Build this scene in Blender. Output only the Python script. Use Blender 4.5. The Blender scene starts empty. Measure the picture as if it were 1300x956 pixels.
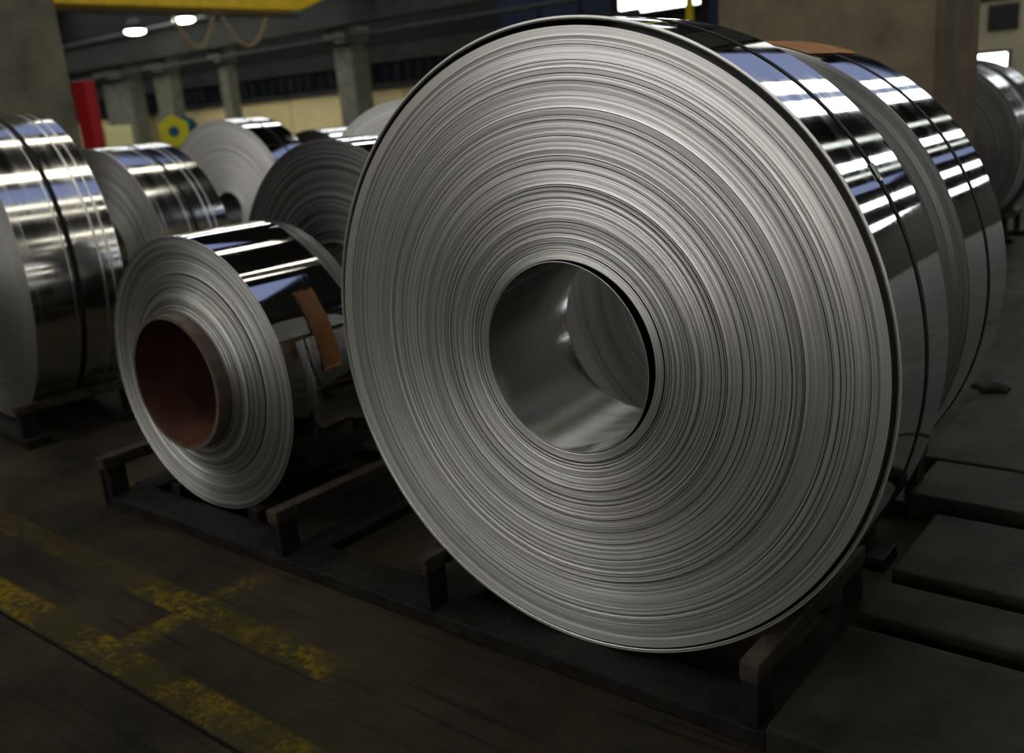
import bpy, bmesh, math, random
import numpy as np
from mathutils import Matrix, Vector

SC = bpy.context.scene
COL = SC.collection
random.seed(11)
RNG = np.random.default_rng(7)
PI = math.pi

# ------------------------------------------------------------------ camera
F_PX, PITCH, ROLL, YAW, CAM_H = 1209.64, 0.275, -0.083, -0.6966, 1.459
cy_, sy_ = math.cos(YAW), math.sin(YAW)
fwd = Vector((sy_ * math.cos(PITCH), cy_ * math.cos(PITCH), -math.sin(PITCH)))
right = Vector((cy_, -sy_, 0.0))
up = right.cross(fwd)
r2 = right * math.cos(ROLL) + up * math.sin(ROLL)
u2 = -right * math.sin(ROLL) + up * math.cos(ROLL)
cam_d = bpy.data.cameras.new('camera')
cam = bpy.data.objects.new('camera', cam_d)
COL.objects.link(cam)
cam.matrix_world = Matrix(((r2.x, u2.x, -fwd.x, 0), (r2.y, u2.y, -fwd.y, 0), (r2.z, u2.z, -fwd.z, CAM_H), (0, 0, 0, 1)))
cam_d.sensor_width = 36.0
cam_d.lens = F_PX / 1300 * 36.0
cam_d.clip_start, cam_d.clip_end = 0.05, 300
cam_d.dof.use_dof = True
cam_d.dof.focus_distance = 2.2
cam_d.dof.aperture_fstop = 2.5
SC.camera = cam

# ------------------------------------------------------------------ world, light levels, exposure
W = bpy.data.worlds.new('world'); SC.world = W; W.use_nodes = True
W.node_tree.nodes['Background'].inputs[0].default_value = (0.6, 0.72, 1.0, 1)
W.node_tree.nodes['Background'].inputs[1].default_value = 0.3
SC.view_settings.view_transform = 'Standard'
SC.view_settings.look = 'None'
SC.view_settings.gamma = 1.0
SC.view_settings.use_curve_mapping = False
SC.view_settings.exposure = 0.0
L_DAY = 4.2      # bright daylight roof glazing
L_FAR_FILL = 7.5  # unseen roof strips, added to brighten the far cream wall
L_WARM = 4.0     # warm roof strips of the near bay
L_BLUE = 0.42    # dim translucent roofing, skylight blue
L_LOW_FILL = 1.45       # unseen low warm panels, added as fill for the coil faces
L_FACE_FILL = 4.1     # unseen panels behind the camera, added to light the coil faces

# ------------------------------------------------------------------ helpers
def link(o, parent=None):
    COL.objects.link(o)
    if parent is not None: o.parent = parent
    return o

def mesh_obj(name, verts, faces, mats, parent=None, midx=None, smooth=False):
    me = bpy.data.meshes.new(name)
    me.from_pydata([tuple(v) for v in verts], [], [tuple(f) for f in faces])
    for m in (mats if isinstance(mats, (list, tuple)) else [mats]): me.materials.append(m)
    if midx is not None: me.polygons.foreach_set('material_index', np.array(midx, dtype=np.int32))
    if smooth: me.polygons.foreach_set('use_smooth', np.ones(len(me.polygons), dtype=bool))
    me.update()
    return link(bpy.data.objects.new(name, me), parent)

def tag(o, label=None, cat=None, group=None, kind=None):
    if label: o['label'] = label
    if cat: o['category'] = cat
    if group: o['group'] = group
    if kind: o['kind'] = kind
    return o

def empty(name, loc, rz, label, cat, group=None):
    o = bpy.data.objects.new(name, None)
    o.location = loc; o.rotation_euler = (0, 0, rz); o.empty_display_size = 0.1
    link(o); return tag(o, label, cat, group)

class Geo:
    """collects boxes / bars into one bmesh"""
    def __init__(s): s.bm = bmesh.new()
    def box(s, x0, x1, y0, y1, z0, z1, bev=0.0):
        r = bmesh.ops.create_cube(s.bm, size=1.0)
        vs = r['verts']
        for v in vs:
            v.co = Vector((x0 + (v.co.x + .5) * (x1 - x0), y0 + (v.co.y + .5) * (y1 - y0), z0 + (v.co.z + .5) * (z1 - z0)))
        if bev > 0:
            es = list({e for v in vs for e in v.link_edges})
            bmesh.ops.bevel(s.bm, geom=es, offset=bev, segments=2, affect='EDGES', profile=.6)
        return s
    def cyl(s, p0, p1, r, n=16, r1=None):
        p0, p1 = Vector(p0), Vector(p1); d = p1 - p0
        q = bmesh.ops.create_cone(s.bm, cap_ends=True, segments=n, radius1=r, radius2=r if r1 is None else r1, depth=d.length)
        rot = d.to_track_quat('Z', 'Y').to_matrix().to_4x4()
        bmesh.ops.transform(s.bm, matrix=Matrix.Translation((p0 + p1) / 2) @ rot, verts=q['verts'])
        return s
    def build(s, name, mat, parent=None, smooth=False):
        me = bpy.data.meshes.new(name); s.bm.to_mesh(me); s.bm.free()
        me.materials.append(mat)
        if smooth: me.polygons.foreach_set('use_smooth', np.ones(len(me.polygons), dtype=bool))
        return link(bpy.data.objects.new(name, me), parent)

def struct(o, **k):
    o['kind'] = 'structure'; return o

def lathe(name, segs, mats, parent=None, n=192, a0=0.0, a1=2 * PI, cx=0.0, cz=0.0):
    """segs: list of (r0, y0, r1, y1, material index); revolved about the local Y axis"""
    full = abs(a1 - a0 - 2 * PI) < 1e-6
    m = n if full else n + 1
    th = a0 + (a1 - a0) * np.arange(m) / n
    c, s = np.cos(th), np.sin(th)
    S = np.array([g[:4] for g in segs], dtype=np.float64); K = len(segs)
    co = np.empty((K, 2, m, 3), dtype=np.float32)
    for e in (0, 1):
        r = S[:, 2 * e][:, None]; y = S[:, 2 * e + 1][:, None]
        co[:, e, :, 0] = cx + r * c; co[:, e, :, 1] = y; co[:, e, :, 2] = cz + r * s
    j = np.arange(n); j1 = (j + 1) % m
    base = (np.arange(K) * 2 * m)[:, None]
    f = np.stack([base + j, base + m + j, base + m + j1, base + j1], -1).reshape(-1, 4).astype(np.int32)
    me = bpy.data.meshes.new(name)
    nv, nf = K * 2 * m, len(f)
    me.vertices.add(nv); me.vertices.foreach_set('co', co.reshape(-1))
    me.loops.add(nf * 4); me.loops.foreach_set('vertex_index', f.reshape(-1))
    me.polygons.add(nf)
    me.polygons.foreach_set('loop_start', np.arange(0, nf * 4, 4, dtype=np.int32))
    for mt in mats: me.materials.append(mt)
    me.polygons.foreach_set('material_index', np.repeat(np.array([g[4] for g in segs], dtype=np.int32), n))
    me.polygons.foreach_set('use_smooth', np.ones(nf, dtype=bool))
    me.update(calc_edges=True); me.validate()
    return link(bpy.data.objects.new(name, me), parent)

def curved_patch(name, R, th0, th1, y0, y1, thick, mat, parent, nt=24, ny=6, ragged=0.0, lift=None, seed=1):
    """thin curved sheet on a coil shell, with real thickness"""
    rg = random.Random(seed)
    e0 = [rg.uniform(-ragged, ragged) for _ in range(nt + 1)]; e1 = [rg.uniform(-ragged, ragged) for _ in range(nt + 1)]
    t0 = [rg.uniform(-ragged, ragged) / R for _ in range(ny + 1)]; t1 = [rg.uniform(-ragged, ragged) / R for _ in range(ny + 1)]
    V, Fc = [], []
    for lay in (0, 1):
        for i in range(nt + 1):
            u = i / nt
            for k in range(ny + 1):
                v = k / ny
                t = th0 + t0[k] * (1 - u) + (th1 + t1[k] - th0 - t0[k] * (1 - u)) * u
                y = y0 + e0[i] * (1 - v) + (y1 - y0) * v + e1[i] * v
                r = R + (thick if lay else 0) + (lift(u, v) if lift else 0)
                V.append((r * math.cos(t), y, r * math.sin(t)))
    m = ny + 1; off = (nt + 1) * m
    for i in range(nt):
        for k in range(ny):
            a, b, c, d = i * m + k, i * m + k + 1, (i + 1) * m + k + 1, (i + 1) * m + k
            Fc.append((off + a, off + b, off + c, off + d)); Fc.append((d, c, b, a))
    for i in range(nt):
        Fc.append((i * m, (i + 1) * m, off + (i + 1) * m, off + i * m))
        Fc.append((i * m + ny, off + i * m + ny, off + (i + 1) * m + ny, (i + 1) * m + ny))
    for k in range(ny):
        Fc.append((k, off + k, off + k + 1, k + 1))
        q = nt * m; Fc.append((q + k, q + k + 1, off + q + k + 1, off + q + k))
    return mesh_obj(name, V, Fc, mat, parent, smooth=True)

# ------------------------------------------------------------------ materials
def new_mat(name):
    m = bpy.data.materials.new(name); m.use_nodes = True
    nt = m.node_tree
    return m, nt, nt.nodes, nt.links, nt.nodes['Principled BSDF']

def simple(name, col, rough=.6, metal=0.0, nscale=None, var=.25, bump=0.0, spec=.25):
    m, nt, N, L, P = new_mat(name)
    P.inputs['Roughness'].default_value = rough; P.inputs['Metallic'].default_value = metal
    P.inputs['Base Color'].default_value = (*col, 1); P.inputs['Specular IOR Level'].default_value = spec
    if nscale:
        tc = N.new('ShaderNodeTexCoord'); no = N.new('ShaderNodeTexNoise')
        no.inputs['Scale'].default_value = nscale; no.inputs['Detail'].default_value = 6; no.inputs['Roughness'].default_value = .65
        L.new(tc.outputs['Object'], no.inputs['Vector'])
        r = N.new('ShaderNodeValToRGB')
        r.color_ramp.elements[0].position = .3; r.color_ramp.elements[1].position = .7
        r.color_ramp.elements[0].color = (*[c * (1 - var) for c in col], 1)
        r.color_ramp.elements[1].color = (*[min(1, c * (1 + var)) for c in col], 1)
        L.new(no.outputs['Fac'], r.inputs['Fac']); L.new(r.outputs['Color'], P.inputs['Base Color'])
        if bump:
            b = N.new('ShaderNodeBump'); b.inputs['Strength'].default_value = bump; b.inputs['Distance'].default_value = .02
            L.new(no.outputs['Fac'], b.inputs['Height']); L.new(b.outputs['Normal'], P.inputs['Normal'])
    return m

def emitter(name, col, strength):
    m = bpy.data.materials.new(name); m.use_nodes = True
    N = m.node_tree.nodes; N.clear()
    e = N.new('ShaderNodeEmission'); e.inputs[0].default_value = (*col, 1); e.inputs[1].default_value = strength
    o = N.new('ShaderNodeOutputMaterial'); m.node_tree.links.new(e.outputs[0], o.inputs[0])
    return m

def math_node(N, L, op, a, b=None):
    n = N.new('ShaderNodeMath'); n.operation = op
    for i, v in enumerate((a, b)):
        if v is None: continue
        if isinstance(v, (int, float)): n.inputs[i].default_value = v
        else: L.new(v, n.inputs[i])
    return n.outputs[0]

def noise1d(N, L, w, scale, detail=2.0, rough=.6):
    n = N.new('ShaderNodeTexNoise'); n.noise_dimensions = '1D'
    n.inputs['Scale'].default_value = scale; n.inputs['Detail'].default_value = detail; n.inputs['Roughness'].default_value = rough
    L.new(w, n.inputs['W']); return n.outputs['Fac']

def ramp(N, L, fac, p0, c0, p1, c1):
    r = N.new('ShaderNodeValToRGB'); e = r.color_ramp.elements
    e[0].position, e[1].position = p0, p1
    e[0].color = (*c0, 1) if len(c0) == 3 else c0; e[1].color = (*c1, 1) if len(c1) == 3 else c1
    L.new(fac, r.inputs['Fac']); return r.outputs['Color']

def edge_metal(name, lo, hi, scale=120, rough=.40, tint=(1, 1, .98), aniso=.62):
    """cut edges of the wound strip: rings of slightly different tone around the axis"""
    m, nt, N, L, P = new_mat(name)
    tc = N.new('ShaderNodeTexCoord'); s = N.new('ShaderNodeSeparateXYZ'); L.new(tc.outputs['Object'], s.inputs[0])
    r = math_node(N, L, 'SQRT', math_node(N, L, 'ADD', math_node(N, L, 'MULTIPLY', s.outputs[0], s.outputs[0]), math_node(N, L, 'MULTIPLY', s.outputs[2], s.outputs[2])))
    f = noise1d(N, L, r, scale, 3, .75)
    c = ramp(N, L, f, .32, tuple(lo * t for t in tint), .68, tuple(hi * t for t in tint))
    L.new(c, P.inputs['Base Color'])
    P.inputs['Metallic'].default_value = 1.0; P.inputs['Roughness'].default_value = rough
    P.inputs['Anisotropic'].default_value = aniso; P.inputs['Anisotropic Rotation'].default_value = .25
    tg = N.new('ShaderNodeTangent'); tg.direction_type = 'RADIAL'; tg.axis = 'Y'
    L.new(tg.outputs[0], P.inputs['Tangent'])
    return m

def shell_metal(name, base=(.80, .81, .83), r0=.025, r1=.075, lines=.0, bump=.008, cap=None):
    """rolled bright sheet with fine marks running round the coil"""
    m, nt, N, L, P = new_mat(name)
    tc = N.new('ShaderNodeTexCoord'); s = N.new('ShaderNodeSeparateXYZ'); L.new(tc.outputs['Object'], s.inputs[0])
    w = s.outputs[1]
    f = noise1d(N, L, w, 60, 4, .7)
    no = N.new('ShaderNodeTexNoise'); no.inputs['Scale'].default_value = 3.5; no.inputs['Detail'].default_value = 3
    mp = N.new('ShaderNodeMapping'); mp.inputs['Scale'].default_value = (1, 5, 1)
    L.new(tc.outputs['Object'], mp.inputs[0]); L.new(mp.outputs[0], no.inputs['Vector'])
    mix = math_node(N, L, 'MULTIPLY', f, no.outputs['Fac'])
    mr = N.new('ShaderNodeMapRange'); mr.inputs['From Min'].default_value = .12; mr.inputs['From Max'].default_value = .42
    mr.inputs['To Min'].default_value = r0; mr.inputs['To Max'].default_value = r1
    L.new(mix, mr.inputs['Value']); 
    rough = mr.outputs[0]
    if lines:
        g = noise1d(N, L, w, 38, 1, .5)
        lm = ramp(N, L, g, .66, (0, 0, 0), .70, (1, 1, 1))
        rough = math_node(N, L, 'ADD', rough, math_node(N, L, 'MULTIPLY', lm, lines))
    L.new(rough, P.inputs['Roughness'])
    c = ramp(N, L, f, .25, tuple(b * .9 for b in base), .75, base)
    L.new(c, P.inputs['Base Color'])
    P.inputs['Metallic'].default_value = 1.0
    b = N.new('ShaderNodeBump'); b.inputs['Strength'].default_value = bump; b.inputs['Distance'].default_value = .002
    L.new(noise1d(N, L, w, 160, 3, .7), b.inputs['Height']); L.new(b.outputs['Normal'], P.inputs['Normal'])
    return m

M = {}
M['edge'] = edge_metal('coil_edge', .44, .86)
M['edge_wavy'] = edge_metal('coil_edge_wavy', .28, .80, 48, .42)
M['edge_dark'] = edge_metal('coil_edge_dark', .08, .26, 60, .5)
M['edge_pale'] = edge_metal('coil_edge_pale', .74, .90, 20, .55, aniso=.3)
M['edge_soft'] = edge_metal('coil_edge_soft', .34, .44, 30, .42)
M['shell'] = shell_metal('bright_shell')
M['shell_worn'] = shell_metal('worn_shell', r0=.07, r1=.19, lines=.2, bump=.03)
M['bore'] = shell_metal('bore_sheet', (.66, .66, .65), .06, .16, bump=.02)
M['strap'] = simple('black_strap', (.006, .006, .006), .7, 0)
M['seal'] = simple('strap_seal', (.5, .5, .52), .3, 1)
M['groove'] = simple('dark_groove', (.02, .02, .02), .7)
M['rust_tube'] = simple('rusty_core', (.10, .042, .026), .75, .1, 6, .5, .2)
M['tube_out'] = simple('core_outside', (.10, .083, .066), .5, .3, 14, .35, .1)
M['tape_top'] = simple('kraft_tape', (.34, .16, .05), .6, 0, 14, .25, .25, .1)
M['tape'] = simple('brown_tape', (.135, .058, .018), .4, 0, 14, .3, .25)
def chipped(name, col, chip, rough=.6):
    m = simple(name, col, rough, .05, 12, .6, .5, .1)
    nt = m.node_tree; N, L = nt.nodes, nt.links; P = N['Principled BSDF']
    src = P.inputs['Base Color'].links[0].from_socket
    tc = N.new('ShaderNodeTexCoord'); no = N.new('ShaderNodeTexNoise'); no.inputs['Scale'].default_value = 26; no.inputs['Detail'].default_value = 8; no.inputs['Roughness'].default_value = .75
    L.new(tc.outputs['Object'], no.inputs['Vector'])
    f = ramp(N, L, no.outputs['Fac'], .60, (0, 0, 0), .68, (1, 1, 1))
    x = N.new('ShaderNodeMix'); x.data_type = 'RGBA'; L.new(f, x.inputs[0]); L.new(src, x.inputs[6]); x.inputs[7].default_value = (*chip, 1)
    L.new(x.outputs[2], P.inputs['Base Color']); return m
M['steel_dark'] = chipped('painted_black_steel', (.011, .0102, .0088), (.040, .032, .018))
M['rail_top'] = chipped('worn_rail_steel', (.032, .027, .020), (.085, .060, .036), .55)
M['sleeper'] = simple('oily_steel_plate', (.018, .0165, .0118), .6, .05, 5, .75, .5, .1)
M['concrete'] = simple('concrete', (.15, .145, .108), .85, 0, 3.0, .35, .3)
M['concrete_brown'] = simple('concrete_brown', (.15, .122, .083), .85, 0, 3.5, .35, .3)
M['cream'] = simple('cream_panel', (.82, .66, .33), .7, 0, .8, .06)
M['dark_clad'] = simple('dark_cladding', (.008, .0082, .0075), .7, 0, 1.2, .3)
M['grey_clad'] = simple('grey_cladding', (.040, .042, .038), .7, 0, 1.2, .3)
M['beige_wall'] = simple('beige_wall', (.42, .37, .25), .8, 0, 1.2, .15)
M['dark_glass'] = simple('dark_glass', (.012, .014, .018), .12)
M['crane'] = simple('crane_yellow', (.80, .52, .02), .5, 0, 2, .15)
M['yellow'] = simple('safety_yellow', (.72, .66, .02), .5)
M['post_yellow'] = simple('post_yellow', (.62, .50, .02), .5)
M['teal'] = simple('teal_paint', (.01, .13, .19), .5)
M['red'] = simple('red_paint', (.36, .012, .014), .55)
M['pale_yellow'] = simple('pale_yellow_paint', (.85, .80, .36), .6)
M['cable'] = simple('cable_rubber', (.34, .26, .13), .6)
M['girder'] = simple('girder_grey', (.022, .023, .019), .7, 0, 1, .3)
M['roof'] = simple('roof_deck', (.025, .025, .025), .8, 0, .6, .2)
M['wall_dark'] = simple('hall_wall', (.075, .073, .062), .8, 0, .8, .2)
M['day'] = emitter('daylight_glazing', (.96, 1.0, .98), L_DAY)
M['far_fill'] = emitter('far_fill_strip', (.96, 1.0, .98), L_FAR_FILL)
M['day_soft'] = emitter('daylight_soft', (.9, .95, .85), L_DAY * .3)
M['warm'] = emitter('warm_strip', (1.0, .93, .74), L_WARM)
M['blue'] = emitter('blue_translucent', (.50, .60, 1.0), L_BLUE)
M['back'] = emitter('face_fill_panel', (1.0, .98, .95), L_FACE_FILL)
M['low_fill'] = emitter('low_fill_panel', (1.0, .93, .82), L_LOW_FILL)
M['lamp'] = emitter('lamp_glow', (1.0, .95, .78), 14)
M['win'] = emitter('bright_window', (.93, .96, 1.0), 6)

def floor_mat():
    m, nt, N, L, P = new_mat('oily_floor')
    tc = N.new('ShaderNodeTexCoord'); s = N.new('ShaderNodeSeparateXYZ'); L.new(tc.outputs['Object'], s.inputs[0])
    X, Y = s.outputs[0], s.outputs[1]
    def noise(sc, det=6, ro=.65):
        n = N.new('ShaderNodeTexNoise'); n.inputs['Scale'].default_value = sc; n.inputs['Detail'].default_value = det; n.inputs['Roughness'].default_value = ro
        L.new(tc.outputs['Object'], n.inputs['Vector']); return n.outputs['Fac']
    big, mid, fine = noise(1.1), noise(5), noise(38, 5, .7)
    base = ramp(N, L, math_node(N, L, 'ADD', math_node(N, L, 'MULTIPLY', big, .6), math_node(N, L, 'MULTIPLY', noise(2.6, 8, .75), .4)), .38, (.010, .0086, .0055), .62, (.040, .034, .021))
    def mixc(a, b, f):
        n = N.new('ShaderNodeMix'); n.data_type = 'RGBA'
        L.new(f, n.inputs[0]) if not isinstance(f, float) else setattr(n.inputs[0], 'default_value', f)
        for sock, v in ((n.inputs[6], a), (n.inputs[7], b)):
            if isinstance(v, tuple): sock.default_value = (*v, 1)
            else: L.new(v, sock)
        return n.outputs[2]
    rusty = ramp(N, L, mid, .52, (0, 0, 0), .75, (.55, .55, .55))
    base = mixc(base, (.026, .015, .0085), rusty)
    spk = ramp(N, L, noise(70, 6, .8), .66, (0, 0, 0), .76, (.6, .6, .6))
    scr = N.new('ShaderNodeMapping'); scr.inputs['Scale'].default_value = (1.2, 26, 1); L.new(tc.outputs['Object'], scr.inputs[0])
    sn = N.new('ShaderNodeTexNoise'); sn.inputs['Scale'].default_value = 1.4; sn.inputs['Detail'].default_value = 5; L.new(scr.outputs[0], sn.inputs['Vector'])
    base = mixc(base, (.006, .0055, .004), ramp(N, L, sn.outputs['Fac'], .56, (0, 0, 0), .70, (.7, .7, .7)))
    base = mixc(base, (.06, .052, .038), spk)
    def band(v, a, b, soft=.006):
        n1 = N.new('ShaderNodeMapRange'); n1.inputs[1].default_value = a - soft; n1.inputs[2].default_value = a + soft; L.new(v, n1.inputs[0])
        n2 = N.new('ShaderNodeMapRange'); n2.inputs[1].default_value = b + soft; n2.inputs[2].default_value = b - soft; L.new(v, n2.inputs[0])
        return math_node(N, L, 'MULTIPLY', n1.outputs[0], n2.outputs[0])
    jig = math_node(N, L, 'MULTIPLY', math_node(N, L, 'SUBTRACT', fine, .5), .03)
    Yj = math_node(N, L, 'ADD', Y, jig); Xj = math_node(N, L, 'ADD', X, jig)
    l1 = band(Yj, 1.075, 1.185); l2 = math_node(N, L, 'MULTIPLY', band(Yj, 1.375, 1.485), math_node(N, L, 'ADD', math_node(N, L, 'MULTIPLY', band(Xj, -9, -1.93), .3), math_node(N, L, 'MULTIPLY', band(Xj, -2.95, -1.93, .06), .7)))
    l3 = math_node(N, L, 'MULTIPLY', band(Xj, -2.625, -2.535, .012), band(Yj, 1.08, 1.66, .05))
    lines = math_node(N, L, 'MAXIMUM', math_node(N, L, 'MAXIMUM', l1, l2), math_node(N, L, 'MULTIPLY', l3, .7))
    wear = ramp(N, L, math_node(N, L, 'ADD', math_node(N, L, 'MULTIPLY', fine, .5), math_node(N, L, 'MULTIPLY', mid, .5)), .46, (0, 0, 0), .57, (1, 1, 1))
    stain = math_node(N, L, 'MULTIPLY', lines, .42)
    base = mixc(base, (.040, .037, .008), stain)
    paint = math_node(N, L, 'MULTIPLY', math_node(N, L, 'MULTIPLY', math_node(N, L, 'MULTIPLY', lines, wear), .85), ramp(N, L, noise(3.2, 3), .42, (.12, .12, .12), .58, (1, 1, 1)))
    base = mixc(base, (.17, .118, .006), paint)
    joint = band(math_node(N, L, 'ADD', Y, math_node(N, L, 'MULTIPLY', jig, .4)), 1.055, 1.068, .003)
    base = mixc(base, (.003, .003, .003), joint)
    L.new(base, P.inputs['Base Color'])
    P.inputs['Specular IOR Level'].default_value = .06
    ro = ramp(N, L, mid, .3, (.5, .5, .5), .7, (.68, .68, .68)); L.new(ro, P.inputs['Roughness'])
    b = N.new('ShaderNodeBump'); b.inputs['Strength'].default_value = .35; b.inputs['Distance'].default_value = .01
    L.new(math_node(N, L, 'ADD', mid, math_node(N, L, 'MULTIPLY', fine, .5)), b.inputs['Height']); L.new(b.outputs['Normal'], P.inputs['Normal'])
    return m
M['floor'] = floor_mat()

# ------------------------------------------------------------------ the hall
X0, X1, Y0, Y1, ZC = -66.0, 8.0, -14.0, 28.0, 9.0
XB0, XB1, YB0, YB1 = -5.0, 25.0, 14.0, 76.0       # the far bay that opens beyond the coils to the right
fl = Geo(); fl.box(X0 - .3, X1 + .3, Y0 - .3, Y1 + .3, -.3, 0)
fl.build('floor', M['floor'])
struct(bpy.data.objects['floor'])
struct(Geo().box(XB0 - .3, XB1 + .3, Y1 + .3, YB1 + .3, -.3, 0).build('floor_bay', M['floor']))
struct(Geo().box(X1 + .3, XB1 + .3, YB0 - .3, Y1 + .3, -.3, 0).build('floor_aisle', M['floor']))
struct(Geo().box(X0 - .3, X1 + .3, Y0 - .3, Y1 + .3, ZC, ZC + .3).build('ceiling', M['roof']))
struct(Geo().box(XB0 - .3, XB1 + .3, Y1 + .3, YB1 + .3, ZC, ZC + .3).build('ceiling_bay', M['roof']))
struct(Geo().box(X1 + .3, XB1 + .3, YB0 - .3, Y1 + .3, ZC, ZC + .3).build('ceiling_aisle', M['roof']))
struct(Geo().box(X0 - .3, X0, Y0, Y1, 0, ZC).build('wall_left', M['wall_dark']))
struct(Geo().box(X1, X1 + .3, Y0, YB0, 0, ZC).build('wall_right', M['wall_dark']))
struct(Geo().box(X0, X1, Y0 - .3, Y0, 0, ZC).build('wall_back', M['wall_dark']))
struct(Geo().box(X1 + .3, XB1, YB0 - .3, YB0, 0, ZC).build('wall_aisle', M['wall_dark']))
struct(Geo().box(XB1, XB1 + .3, YB0, YB1, 0, ZC).build('wall_bay_right', M['wall_dark']))
struct(Geo().box(XB0, XB1, YB1, YB1 + .3, 0, ZC).build('wall_bay_far', M['wall_dark']))
struct(Geo().box(XB0 - .3, XB0, Y1 + .3, YB1, 0, ZC).build('wall_bay_left', M['wall_dark']))
wf = struct(Geo().box(X0, XB0, Y1, Y1 + .3, 0, ZC).build('wall_far', M['dark_clad']))

# roof glazing: long strips running with the coil axes
nwin = [0]
def glazing(x0, x1, y0, y1, mat, z=ZC):
    nwin[0] += 1
    g = Geo()
    o = g.box(x0, x1, y0, y1, z - .06, z - .005).build('window_%d' % nwin[0], M[mat])
    fr = Geo(); t = .06
    fr.box(x0 - t, x0, y0 - t, y1 + t, z - .10, z); fr.box(x1, x1 + t, y0 - t, y1 + t, z - .10, z)
    fr.box(x0, x1, y0 - t, y0, z - .10, z); fr.box(x0, x1, y1, y1 + t, z - .10, z)
    fr.build('frame', M['girder'], o)
    struct(o); return o
for (a, b, mt) in ((-13.9, -13.0, 'warm'), (-12.5, -8.6, 'blue'), (-7.6, -6.8, 'warm'), (-2.75, -1.7, 'warm'), (-.7, 1.7, 'blue'), (2.2, 2.7, 'warm'), (4.6, 5.0, 'warm')):
    glazing(a, b, -3.0, 9.2, mt)
for (a, b, mt) in ((-20.6, -19.6, 'far_fill'), (-14.2, -12.8, 'day'), (-8.6, -7.2, 'day_soft'), (-6.2, -3.2, 'blue'), 
                   (-28, -26.5, 'far_fill'), (-34, -32.5, 'far_fill'), (-40, -38.5, 'far_fill'), (-46, -44.5, 'far_fill'), (-52, -50.5, 'far_fill')):
    glazing(a, b, 12.5, 27.0, mt)  # the far left strips are added and unseen, to lift the cream wall
for (a, b, mt) in ((-3.0, -2.05, 'day'), (-1.95, -1.5, 'blue'), (-1.4, -.35, 'day'), (1.9, 2.3, 'day_soft'), (3.8, 4.7, 'day'), (5.3, 5.7, 'day_soft'), (6.6, 7.7, 'blue')):
    glazing(a, b, 14.5, 44.0, mt)
for (a, b, mt) in ((9.6, 11.2, 'day'), (15.5, 18.5, 'day'), (21.5, 22.5, 'day_soft')):
    glazing(a, b, 30.0, 74.0, mt)
for (a, b) in ((-11.5, -9.2), (-8.8, -6.5)):
    glazing(a, b, -9.5, -3.4, 'back')  # added unseen panels, placed to throw the highlights on the coil faces
# glazing in walls
def wall_window(x0, x1, y0, y1, z0, z1, mat, axis):
    nwin[0] += 1
    g = Geo(); fr = Geo(); t = .08
    if axis == 'y':     # on a wall of constant y, facing -y (far) or +y (back)
        o = g.box(x0, x1, y0, y1, z0, z1).build('window_%d' % nwin[0], M[mat])
        for (a, b, c, d) in ((x0 - t, x0, z0 - t, z1 + t), (x1, x1 + t, z0 - t, z1 + t), (x0, x1, z0 - t, z0), (x0, x1, z1, z1 + t)):
            fr.box(a, b, y0 - .03, y1 + .03, c, d)
    else:
        o = g.box(x0, x1, y0, y1, z0, z1).build('window_%d' % nwin[0], M[mat])
        for (a, b, c, d) in ((y0 - t, y0, z0 - t, z1 + t), (y1, y1 + t, z0 - t, z1 + t), (y0, y1, z0 - t, z0), (y0, y1, z1, z1 + t)):
            fr.box(x0 - .03, x1 + .03, a, b, c, d)
    fr.build('frame', M['girder'], o)
    struct(o); return o
for (z0, z1) in ((2.5, 2.75), (3.5, 3.75), (4.4, 4.65), (5.8, 6.2)):
    wall_window(X1 - .05, X1, 5.5, 12.5, z0, z1, 'warm', 'x')
for (a, b) in ((-17, -11), (-10, -4), (-3, 2), (3, 7)):
    wall_window(a, b, Y0, Y0 + .05, .9, 3.3, 'low_fill', 'y')  # added glowing panels, unseen: soft fill for the sides of the coil faces
wall_window(-11, -3, Y0, Y0 + .05, 3.6, 6.6, 'back', 'y')  # glowing panel added out of view for frontal light on the coils
wall_window(-1, 6, Y0, Y0 + .05, 3.6, 6.6, 'back', 'y')  # second added panel for the same frontal light

# far wall build-up: cream panels, cap, dark glazed band, grey band
for k in range(11):
    x0 = -56.0 + k * 3.55
    Geo().box(x0 + .03, x0 + 3.52, Y1 - .12, Y1, .0, 2.52, .02).build('wall_panel', M['cream'], wf)
capo = struct(Geo().box(-56, -16.8, Y1 - .2, Y1, 2.54, 2.72, .02).build('trim_1', M['grey_clad']))
struct(Geo().box(-56, -16.8, Y1 - .1, Y1, 3.55, 4.15).build('trim_2', M['grey_clad']))
for k in range(10):
    x0 = -56.0 + k * 3.9
    nwin[0] += 1
    w = struct(Geo().box(x0 + .15, x0 + 3.75, Y1 - .04, Y1, 2.85, 3.45).build('window_%d' % nwin[0], M['dark_glass']))
    b = Geo()
    for j in range(1, 6): b.box(x0 + .15 + j * .6 - .03, x0 + .15 + j * .6 + .03, Y1 - .09, Y1 - .04, 2.85, 3.45)
    b.build('glazing_bar', M['grey_clad'], w)
# bright window high on the far wall, with dim blue glazing beside it
wall_window(-17.6, -14.7, Y1 - .05, Y1, 4.02, 7.2, 'win', 'y')
for (a, b) in ((-22.6, -20.9), (-20.7, -19.2), (-19.0, -17.9), (-14.4, -12.9)):
    nwin[0] += 1
    struct(Geo().box(a, b, Y1 - .05, Y1, 3.2, 7.2).build('window_%d' % nwin[0], simple('blue_pane', (.03, .04, .075), .2)))
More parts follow.
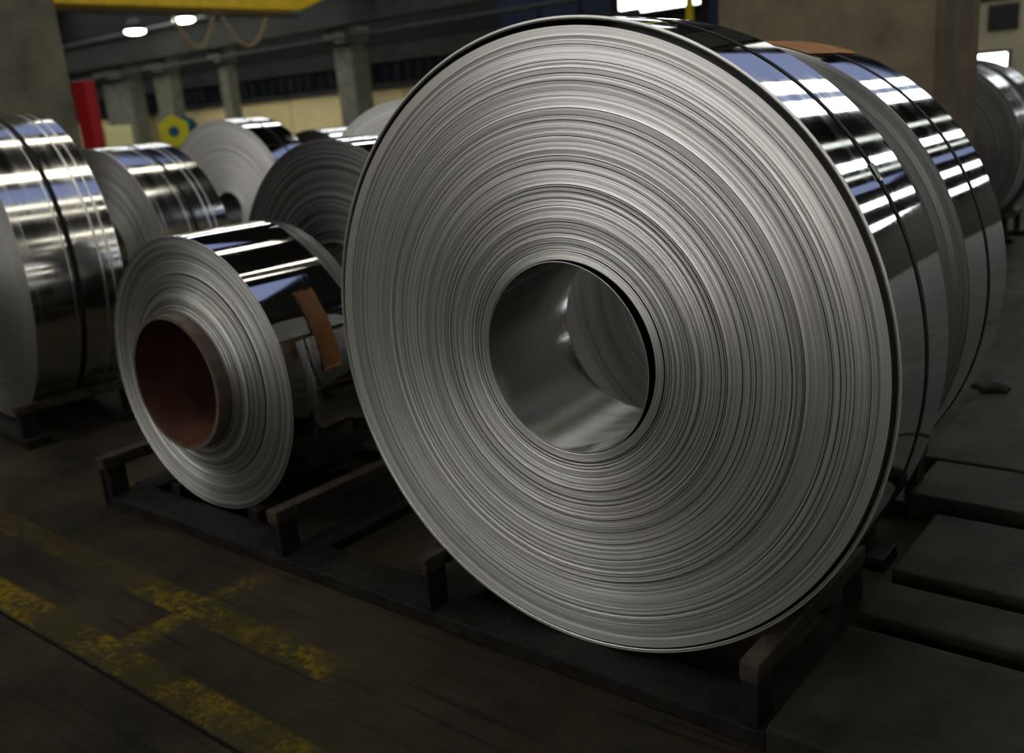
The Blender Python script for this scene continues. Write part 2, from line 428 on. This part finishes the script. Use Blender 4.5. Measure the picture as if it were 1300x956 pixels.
# right hand section: beige wall with a vent and a low bright opening
Geo().box(-9.5, XB0, Y1 - .08, Y1, 0, 3.05, .01).build('wall_panel', M['beige_wall'], wf)
Geo().box(-9.5, XB0, Y1 - .14, Y1, 3.07, 3.5, .01).build('wall_panel', M['grey_clad'], wf)
wall_window(-7.3, -6.05, Y1 - .14, Y1 - .08, 1.25, 1.78, 'win', 'y')
vent = empty('wall_vent', (-6.2, Y1 - .08, 2.34), 0, 'dark square vent on the beige far wall, right of the big pier', 'vent')
Geo().box(-.36, .36, -.06, 0, 0, .62, .01).build('vent_frame', M['dark_clad'], vent)
for k in range(5): Geo().box(-.32, .32, -.085, -.06, .05 + k * .11, .12 + k * .11).build('slat', M['grey_clad'], vent)

# near piers
def pier(x0, x1, y0, y1, mat, label, hgt=ZC - .004):
    o = empty('concrete_pier', ((x0 + x1) / 2, (y0 + y1) / 2, 0), 0, label, 'pier', 'concrete piers of the hall')
    hx, hy = (x1 - x0) / 2, (y1 - y0) / 2
    Geo().box(-hx, hx, -hy, hy, 0, hgt, .045).build('shaft', M[mat], o)
    if hgt < ZC - 1:    # unseen upper column, added; the short foot lets roof reflections pass
        g = Geo(); a, b = -hx + .1, -hx + .5
        g.box(a, b, hy - .5, hy - .46, hgt, ZC - .004); g.box(a, b, hy - .14, hy - .1, hgt, ZC - .004); g.box((a + b) / 2 - .015, (a + b) / 2 + .015, hy - .46, hy - .14, hgt, ZC - .004)
        g.build('added_column', M['girder'], o)
    return o
pier(-2.74, -1.51, 5.4, 6.28, 'concrete_brown', 'massive brownish concrete pier behind the two big coils', 2.13)
pier(-9.3, -8.0, 3.0, 4.2, 'concrete', 'grey green concrete pier behind the coil at the left edge')

# far columns and the crane runway
def far_column(x0, x1, y0, y1, top, label, head=True):
    o = empty('concrete_column', ((x0 + x1) / 2, (y0 + y1) / 2, 0), 0, label, 'column', 'far row of concrete columns')
    hx, hy = (x1 - x0) / 2, (y1 - y0) / 2
    Geo().box(-hx, hx, -hy, hy, 0, top, .03).build('shaft', M['concrete'], o)
    Geo().box(-hx - .12, hx + .12, -hy - .35, hy, top, top + .55, .03).build('corbel', M['concrete'], o)
far_column(-29.31, -28.34, 26.0, 26.9, 4.28, 'far concrete column just left of the big coil, nearest of the row')
far_column(-36.86, -36.24, 26.0, 26.5, 4.28, 'far concrete column rising behind the pale brushed coil')
far_column(-42.0, -40.7, 26.0, 26.6, 4.28, 'slim far concrete column right above the yellow hub')
far_column(-46.6, -44.2, 26.0, 26.8, 4.28, 'broad far concrete column between red post and yellow hub')
run = empty('runway_beam', (-30, 25.6, 4.83), 0, 'long dark crane runway beam carried by the far columns', 'beam')
Geo().box(-26, 24, -.12, .12, .08, 1.15).build('web', M['girder'], run)
Geo().box(-26, 24, -.3, .3, 0, .08).build('bottom_flange', M['girder'], run)
Geo().box(-26, 24, -.3, .3, 1.15, 1.25).build('top_flange', M['girder'], run)
Geo().box(-26, 24, -.05, .05, 1.25, 1.37).build('crane_rail', M['seal'], run)
pb = Geo(); pb.cyl((-58, 25.0, 4.36), (-8, 25.0, 4.36), .07, 10)
pipe = pb.build('service_pipe', M['girder'])
tag(pipe, 'thin grey service pipe running under the crane runway beam', 'pipe')
for x in (-28.8, -36.5, -41.4, -45.4):
    Geo().box(x - .03, x + .03, 25.0, 25.6, 4.24, 4.36).build('pipe_bracket', M['girder'], pipe)

# yellow bridge crane
cr = empty('bridge_crane', (-27, 16, 5.1), 0, 'yellow bridge crane girder under the roof at top left', 'crane')
Geo().box(-.55, .55, -9.5, 6.2, 0, 1.25, .03).build('girder', M['crane'], cr)
gb = bmesh.new()
vs = [gb.verts.new(v) for v in ((-.55, 6.2, 0), (.55, 6.2, 0), (-.55, 8.8, .9), (.55, 8.8, .9), (-.55, 6.2, 1.25), (.55, 6.2, 1.25), (-.55, 8.8, 1.25), (.55, 8.8, 1.25))]
for f in ((0, 1, 3, 2), (4, 6, 7, 5), (0, 2, 6, 4), (1, 5, 7, 3), (2, 3, 7, 6), (0, 4, 5, 1)): gb.faces.new([vs[i] for i in f])
me = bpy.data.meshes.new('girder_end'); gb.to_mesh(me); gb.free(); me.materials.append(M['crane']); link(bpy.data.objects.new('girder_end', me), cr)
Geo().box(-1.4, 1.4, 8.85, 9.6, 1.12, 1.5, .03).build('end_carriage', M['crane'], cr)
Geo().box(.6, .72, -9.5, 6.0, -.25, -.17).build('festoon_track', M['girder'], cr)
def catenary(y0, y1, z, sag, name):
    g = Geo(); n = 14
    pt = [(.66, y0 + (y1 - y0) * i / n, z - sag * (1 - (2 * i / n - 1) ** 2)) for i in range(n + 1)]
    for a, b in zip(pt[:-1], pt[1:]): g.cyl(a, b, .055, 8)
    return g.build(name, M['cable'], cr, True)
for (a, b, sg) in ((1.3, 2.7, .95), (3.0, 4.7, .9)): catenary(a, b, -.22, sg, 'festoon_cable')

# high bay lamps
def bay_lamp(x, y, z, label):
    o = empty('high_bay_lamp', (x, y, z), 0, label, 'lamp', 'lit round lamps under the roof')
    g = Geo(); g.cyl((0, 0, .05), (0, 0, .5), .46, 24, .2); g.build('reflector', M['dark_clad'], o, True)
    b = bmesh.new(); bmesh.ops.create_uvsphere(b, u_segments=20, v_segments=12, radius=1)
    bmesh.ops.scale(b, vec=(.43, .43, .13), verts=b.verts)
    me = bpy.data.meshes.new('diffuser'); b.to_mesh(me); b.free(); me.materials.append(M['lamp']); link(bpy.data.objects.new('diffuser', me), o)
    Geo().cyl((0, 0, .5), (0, 0, ZC - z), .03, 8).build('hanger', M['girder'], o)
bay_lamp(-39.5, 24, 5.85, 'left and lower of the two lit round lamps at top left')
bay_lamp(-35.8, 24, 5.9, 'right and upper of the two lit round lamps at top left')

# red post, pale cabinet, yellow hub, yellow pipe
rp = empty('red_post', (-16.95, 9.1, 0), 0, 'dark red steel post beside the grey green pier', 'post')
Geo().box(-.22, .22, -.1, .1, 0, 2.5, .015).build('column', M['red'], rp)
Geo().box(-.32, .32, -.25, .25, 0, .03).build('base_plate', M['red'], rp)
pc = empty('machine_cabinet', (-25.6, 14.2, 0), 0, 'pale yellow machine cabinet right of the red post', 'cabinet')
Geo().box(-.55, .55, -.4, .4, .08, 1.82, .03).build('body', M['pale_yellow'], pc)
Geo().box(-.46, .28, -.425, -.4, .2, 1.7, .01).build('door', M['pale_yellow'], pc)
Geo().box(-.64, -.56, -.35, .35, .08, 1.80, .01).build('edge_guard', M['post_yellow'], pc)
Geo().box(-.5, .5, -.35, .35, 0, .08).build('plinth', M['steel_dark'], pc)
hub = empty('reel_stand', (-18.9, 12, 0), .95, 'yellow six sided reel hub with teal centre beyond the coils', 'reel')
def ngon(r, y0, y1, n, rot=0):
    g = Geo(); g.cyl((0, y0, 1.53), (0, y1, 1.53), r, n); return g
ngon(.34, -.22, -.12, 6).build('flange', M['yellow'], hub)
ngon(.11, -.26, -.21, 16).build('hub_centre', M['teal'], hub)
g = Geo(); g.cyl((.0, -.12, 1.53), (.0, .5, 1.53), .12, 16); g.build('mandrel', M['teal'], hub)
g = Geo(); g.cyl((.22, .3, 1.56), (.22, .38, 1.56), .27, 20); g.build('rear_flange', M['teal'], hub)
Geo().box(-.2, .3, .38, .75, 0, 1.7, .03).build('stand', M['teal'], hub)
yp = empty('yellow_pipe', (-6.47, 12, 0), 0, 'thin upright yellow pipe in front of the bright window', 'pipe')
Geo().cyl((0, 0, 0), (0, 0, ZC), .05, 14).build('tube', M['post_yellow'], yp, True)
Geo().cyl((0, 0, 0), (0, 0, .03), .12, 14).build('base_flange', M['post_yellow'], yp)

# ------------------------------------------------------------------ coils
def face_profile(ri, ro, pitch, depth, wander, steps, seed, sign=1, y=0.0, gw=.0011, deep=.3, tl=.10, dark=False):
    """cut-edge face of a wound strip from bore to rim: flat sheet edges, narrow grooves, some of them deep"""
    rg = random.Random(seed); out = []; r = ri; off = 0.0; prev = None
    while r < ro - 1e-6:
        p = pitch * rg.choice((.5, .7, .9, 1, 1.2, 1.6)); r1 = min(r + p, ro)
        off = off * .9 + rg.uniform(-wander, wander)
        base = off
        for (sa, sb, sv) in steps:      # (from r, to r, recess) broad stepped-back bands, easing back
            if sa < r < sb: base += sv * (1 - (r - sa) / (sb - sa))
        yy = y + sign * base
        isdeep = rg.random() < deep; g = min(gw * (1.25 if isdeep else .8), .45 * (r1 - r)); gi = 3 if isdeep and dark else 0
        d = depth * (rg.uniform(.8, 1.6) if isdeep else rg.uniform(.05, .25))
        if prev is not None: out.append((r, prev, r, yy, 0))
        tilt = rg.uniform(-tl, tl) * (r1 - r)
        out.append((r, yy, r1 - g, yy + sign * tilt, 0))
        out.append((r1 - g, yy + sign * tilt, r1 - g * .7, yy + sign * d, gi))
        out.append((r1 - g * .7, yy + sign * d, r1, yy + sign * d, gi))
        prev = yy + sign * d; r = r1
    return out, prev

def coil(name, x, y, z, R, w, yaw, ri, label, mats, pitch=.0035, depth=.0016, wander=.0007, steps=(), seed=1, n=192,
         straps=(.5,), rim=False, gw=.0011, deep=.3, tl=.10, dark=False, strap_w=.009, back_plain=True):
    o = empty(name, (x, y, z), -yaw, label, 'coil', 'coils of rolled metal strip')
    me, ms, mb = mats
    ox, oz = (-.0050, -.0045) if rim else (0.0, 0.0)      # the strip sits low and left inside its last wraps
    ro = R * .980 if rim else R - .002
    prof, last = face_profile(ri, ro - (.018 if rim else 0), pitch, depth, wander, steps, seed, gw=gw, deep=deep, tl=tl, dark=dark)
    segs = [(ri, prof[0][1], prof[0][0], prof[0][1], 0)] + prof
    if rim:     # a plain band of even wraps, then a gap, then the outermost wraps as a part of their own
        r9 = ro - .018
        segs += [(r9, last, r9, .003, 0), (r9, .003, ro, .002, 0), (ro, .002, ro, w, 0)]
        lathe('outer_wrap', [(R * .9895, w, R * .9895, .0, 1), (R * .9895, .0, R * .9915, -.001, 0), (R * .9915, -.001, R * .9920, .003, 1), (R * .9920, .003, R * .9930, .003, 1),
                             (R * .9930, .003, R * .9935, -.002, 1), (R * .9935, -.002, R * .9995, -.002, 0), (R * .9995, -.002, R, 0, 0), (R, 0, R, w, 2), (R, w, R * .9895, w, 0)],
              [M[me], M['groove'], M[ms]], o, n=n)
        R_ = R; R = ro; last = .002
    else:
        segs += [(ro, last, R, .002, 0)]; last = .002
    if not rim: segs += [(R, last, R, w, 1)]
    # back face: simple rings
    rr = R; k = 0
    while rr > ri + .02:
        nr = max(ri + .02, rr - .03); segs.append((rr, w + (.002 if k % 2 else 0), nr, w + (.002 if k % 2 else 0), 0)); rr = nr; k += 1
    segs += [(rr, w, ri, w, 0), (ri, w, ri, prof[0][1], 2)]
    lathe('wound_strip', segs, [M[me], M[ms], M[mb], M['groove']], o, n=n, cx=ox, cz=oz)
    if rim: R = R_
    for i, f in enumerate(straps):
        yc = w * f
        s_ = lathe('strap', [(R + .0004, yc - strap_w, R + .002, yc - strap_w, 0), (R + .002, yc - strap_w, R + .002, yc + strap_w, 0), (R + .002, yc + strap_w, R + .0004, yc + strap_w, 0)], [M['strap']], o, n=n)
    return o

STD = ('edge', 'shell', 'bore')
big = coil('metal_coil', -1.365, 1.856, .8475, .80, .373, -.036, .2500, 'largest coil in front, closely ringed face around an open bright bore', STD,
           pitch=.0043, depth=.007, wander=.0003, gw=.0017, deep=.30, tl=.13, dark=True, steps=((.27, .30, .006), (.362, .40, .008), (.600, .65, .007)), seed=4, n=256, rim=True)
tag([c for c in big.children if c.name.startswith('strap')][0])
# seal of the strap
st = [c for c in big.children if c.name.startswith('strap')][0]
curved_patch('strap_seal', .8024, math.radians(30.0), math.radians(33.0), .1865 - .011, .1865 + .011, .0016, M['seal'], st, 6, 2)
# loose inner wrap, sprung away from the bore on the upper right
iw = lathe('inner_wrap', [(.2455, -.002, .2475, -.002, 1), (.2475, -.002, .2475, .371, 0), (.2475, .371, .2455, .371, 1), (.2455, .371, .2455, -.002, 0)], [M['bore'], M['edge']], big, n=160)
for v in iw.data.vertices:
    th = math.degrees(math.atan2(v.co.z, v.co.x)); d = (th - 22) / 88
    k_ = 1 - .078 * (math.cos(d * PI / 2) ** 2 if abs(d) < 1 else 0)
    v.co.x = v.co.x * k_ - .004; v.co.z = v.co.z * k_ - .0035

c2 = coil('metal_coil', -1.437, 2.808, .825, .77, .398, .0157, .25, 'second big coil close behind the largest one, brown tape on top', ('edge_soft', 'shell', 'bore'),
          pitch=.009, depth=.0006, wander=.0005, seed=9, n=224, rim=False)
curved_patch('tape', .7724, math.radians(67), math.radians(97), .012, .385, .0008, M['tape_top'], c2, 24, 6, .006, seed=3)

XS, YS, ZS, RS, WS, SA = -3.170, 1.929, .5708, .535, .433, -.038
sm = coil('metal_coil', XS, YS, ZS, RS, WS, SA, .2605, 'smaller coil on a rusty core tube, brown tape on its shell', ('edge_wavy', 'shell', 'bore'),
          pitch=.0048, depth=.005, wander=.0020, gw=.0016, deep=.25, tl=.22, dark=True, steps=((.25, .40, -.05), (.40, .415, -.004), (.43, .45, .004), (.49, .50, .006)), seed=21, n=224, straps=())
tube = lathe('core_tube', [(.2445, -.10, .2595, -.10, 1), (.2595, -.10, .2600, .46, 1), (.2600, .46, .2445, .46, 1), (.2445, .46, .2445, -.10, 0)], [M['rust_tube'], M['tube_out']], sm, n=128)
flap = curved_patch('strip_end', RS + .0006, math.radians(-58), math.radians(19), .004, WS - .004, .0008, M['shell'], sm, 40, 3,
                    lift=lambda u, v: .0005 + .004 * (u ** 3))
curved_patch('tape', RS + .0065, math.radians(4), math.radians(36), .155, .245, .0012, M['tape'], sm, 24, 5, .004, seed=5,
             lift=lambda u, v: -.0045 * max(0, (u - .45) / .55) ** .5 + .004 * max(0, .15 - u) / .15)

XF, YF, RF = -7.85, 6.5, .67
L1 = (-5.353, 2.072, .844, .784, .461, .096)
coil('metal_coil', *L1[:3], L1[3], L1[4], L1[5], .25, 'large coil at the left edge with one black strap, cut by the frame', ('edge', 'shell_worn', 'bore'), pitch=.012, depth=.001, wander=.0006,
     steps=((.62, .66, .006),), seed=31, n=192, strap_w=.013)
coil('metal_coil', -6.071, 3.194, .738, .678, .504, -.059, .25, 'black strapped coil between the left edge coil and the rusty core coil', ('edge', 'shell_worn', 'bore'), pitch=.016, depth=.001, wander=.0008, seed=33, n=160, strap_w=.012)
coil('metal_coil', -6.988, 4.829, .806, .746, .392, -.092, .155, 'pale brushed coil with black strap in the second row, below the cream wall', ('edge_pale', 'shell', 'edge_dark'), pitch=.02, depth=.0006, wander=.0004, seed=35, n=160)  # dark metal in the bore paints its shade, keeps glare out
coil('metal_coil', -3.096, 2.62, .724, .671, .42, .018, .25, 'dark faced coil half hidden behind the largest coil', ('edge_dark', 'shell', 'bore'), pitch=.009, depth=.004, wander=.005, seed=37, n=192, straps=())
coil('metal_coil', -3.32, 3.32, .80, .735, .45, -.01, .25, 'pale grey coil peeking over the dark faced coil', ('edge_pale', 'shell', 'bore'), pitch=.014, depth=.003, wander=.002, seed=39, n=160, straps=())
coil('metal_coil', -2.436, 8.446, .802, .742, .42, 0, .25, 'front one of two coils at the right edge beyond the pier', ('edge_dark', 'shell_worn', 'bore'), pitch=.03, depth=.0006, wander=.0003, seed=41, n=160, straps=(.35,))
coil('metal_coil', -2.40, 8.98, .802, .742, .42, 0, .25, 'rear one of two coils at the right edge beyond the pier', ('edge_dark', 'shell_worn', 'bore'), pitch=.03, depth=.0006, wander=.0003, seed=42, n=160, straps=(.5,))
coil('metal_coil', XF, YF, .06 + RF, RF, .45, -.05, .25, 'small far coil just showing beside the pale grey coil', ('edge_dark', 'shell', 'bore'), pitch=.03, depth=.001, wander=.0005, seed=43, n=96, straps=())

# ------------------------------------------------------------------ racks
G_RACK = 'steel coil racks on the floor'
def rail_on(o, x0, x1, y0, y1, zt, base=0.05, h=.055, posts=(), wp=None):
    Geo().box(x0, x1, y0, y1, zt - h, zt, .006).build('rail', M['rail_top'], o)
    for (pa, pb_) in posts:
        Geo().box(x0 + .004, x1 - .004, pa, pb_, base, zt - h, .005).build('post', M['steel_dark'], o)

rk = empty('coil_rack', (0, 0, 0), 0, 'long black steel rack under the largest coil and the rusty core coil', 'rack', G_RACK)
BH = .046
Geo().box(-3.70, -.80, 1.745, 1.90, 0, BH, .006).build('front_beam', M['steel_dark'], rk)
Geo().box(-3.72, -.80, 2.375, 2.44, 0, BH, .006).build('back_beam', M['steel_dark'], rk)
for (a, b, e) in ((-3.722, -3.655, 2.44), (-2.595, -2.540, 2.44), (-1.890, -1.846, 2.44), (-.863, -.815, 2.44)):
    rail_on(rk, a, b, 1.745 if a > -3.7 else 1.735, e, .215, BH, .05, ((1.75, 1.83), (2.38, 2.43)))
    Geo().box(a - .02, b + .05, 1.90, 2.375, 0, .040, .005).build('base_runner', M['steel_dark'], rk)
Geo().box(-3.728, -3.700, 1.737, 1.80, 0, .17, .004).build('end_plate', M['rail_top'], rk)
for s in (-1, 1):
    dx = .23; x = XS + s * dx
    zt = ZS - math.sqrt(RS ** 2 - dx ** 2)
    Geo().box(x - .03 + s * .03, x + .03 + s * .03, 1.90, 2.375, 0, zt, .004).build('cradle_bar', M['steel_dark'], rk)

def simple_rack(x, y, yaw, R, z, w, label, dx=.5):
    o = empty('coil_rack', (x, y, 0), -yaw, label, 'rack', G_RACK)
    zt = z - math.sqrt(R * R - dx * dx)
    Geo().box(-dx - .1, dx + .1, -.10, .03, 0, BH, .006).build('front_beam', M['steel_dark'], o)
    Geo().box(-dx - .1, dx + .1, w - .05, w + .08, 0, BH, .006).build('back_beam', M['steel_dark'], o)
    for s in (-1, 1):
        a, b = (dx, dx + .05) if s > 0 else (-dx - .05, -dx)
        rail_on(o, a, b, -.10, w + .08, zt, BH, .045, ((-.09, -.01), (w - .02, w + .06)))
    return o
simple_rack(-1.437, 2.808, .0157, .77, .825, .398, 'low black rack under the second big coil', .49)
simple_rack(*L1[:2], L1[5], L1[3], L1[2], L1[4], 'black rack under the coil at the left edge', .47)
simple_rack(-6.071, 3.194, -.059, .678, .738, .504, 'black rack under the black strapped coil behind the left edge coil', .42)
simple_rack(-6.988, 4.829, -.092, .746, .806, .392, 'black rack under the pale brushed coil of the second row', .45)
simple_rack(-3.098, 2.72, .018, .671, .724, .24, 'black rack under the dark faced coil', .42)
simple_rack(-3.32, 3.32, -.01, .735, .80, .45, 'black rack under the pale grey coil behind the dark faced coil', .45)
simple_rack(-2.436, 8.446, 0, .742, .802, .36, 'black rack under the front coil at the right edge', .45)
simple_rack(-2.40, 9.02, 0, .742, .802, .42, 'black rack under the rear coil at the right edge', .48)
simple_rack(XF, YF, -.05, RF, .06 + RF, .45, 'black rack under the small far coil', .40)

# ------------------------------------------------------------------ steel floor beams to the right
G_B = 'flat steel floor beams to the right of the coils'
def beam(x0, x1, y0, y1, h, label):
    o = Geo().box(0, x1 - x0, 0, y1 - y0, 0, h, .008).build('floor_beam', M['sleeper'])
    o.location = (x0, y0, 0); tag(o, label, 'beam', G_B)
beam(-.78, 3.2, 1.70, 2.205, .10, 'flat dark floor beam nearest the camera, bottom right')
beam(-.78, 3.2, 2.285, 2.475, .10, 'narrow dark floor beam, second from the camera at right')
beam(-.78, 3.2, 2.555, 2.99, .10, 'broad dark floor beam, third from the camera at right')
beam(-.905, 3.2, 3.115, 3.452, .10, 'lighter floor beam with squared left end beside the second big coil')
beam(-.98, 3.2, 3.475, 5.06, .10, 'wide floor plate beyond the cracked joint at right')
dm = bmesh.new(); bmesh.ops.create_icosphere(dm, subdivisions=3, radius=.05)
for v in dm.verts:
    v.co = Vector((v.co.x * 1.5, v.co.y, v.co.z * .5)) * (1 + .25 * math.sin(v.co.x * 90) * math.cos(v.co.y * 70))
    v.co.z = max(v.co.z, -.008)
me = bpy.data.meshes.new('oily_rag'); dm.to_mesh(me); dm.free(); me.materials.append(M['steel_dark'])
rag = link(bpy.data.objects.new('oily_rag', me)); rag.location = (-.93, 4.38, .108)
tag(rag, 'crumpled dark oily rag on the floor plate beside the second big coil', 'rag')

for o in bpy.data.objects:
    b = o.name.split('.')[0]
    if b == 'core_tube': o['label'] = 'rusty brown core tube standing out of the coil'
    elif b == 'tape': o['label'] = 'brown adhesive tape patch'
    elif b == 'strap': o['label'] = 'black binding strap round the coil'
    elif b == 'hub_centre': o['label'] = 'teal hub centre'
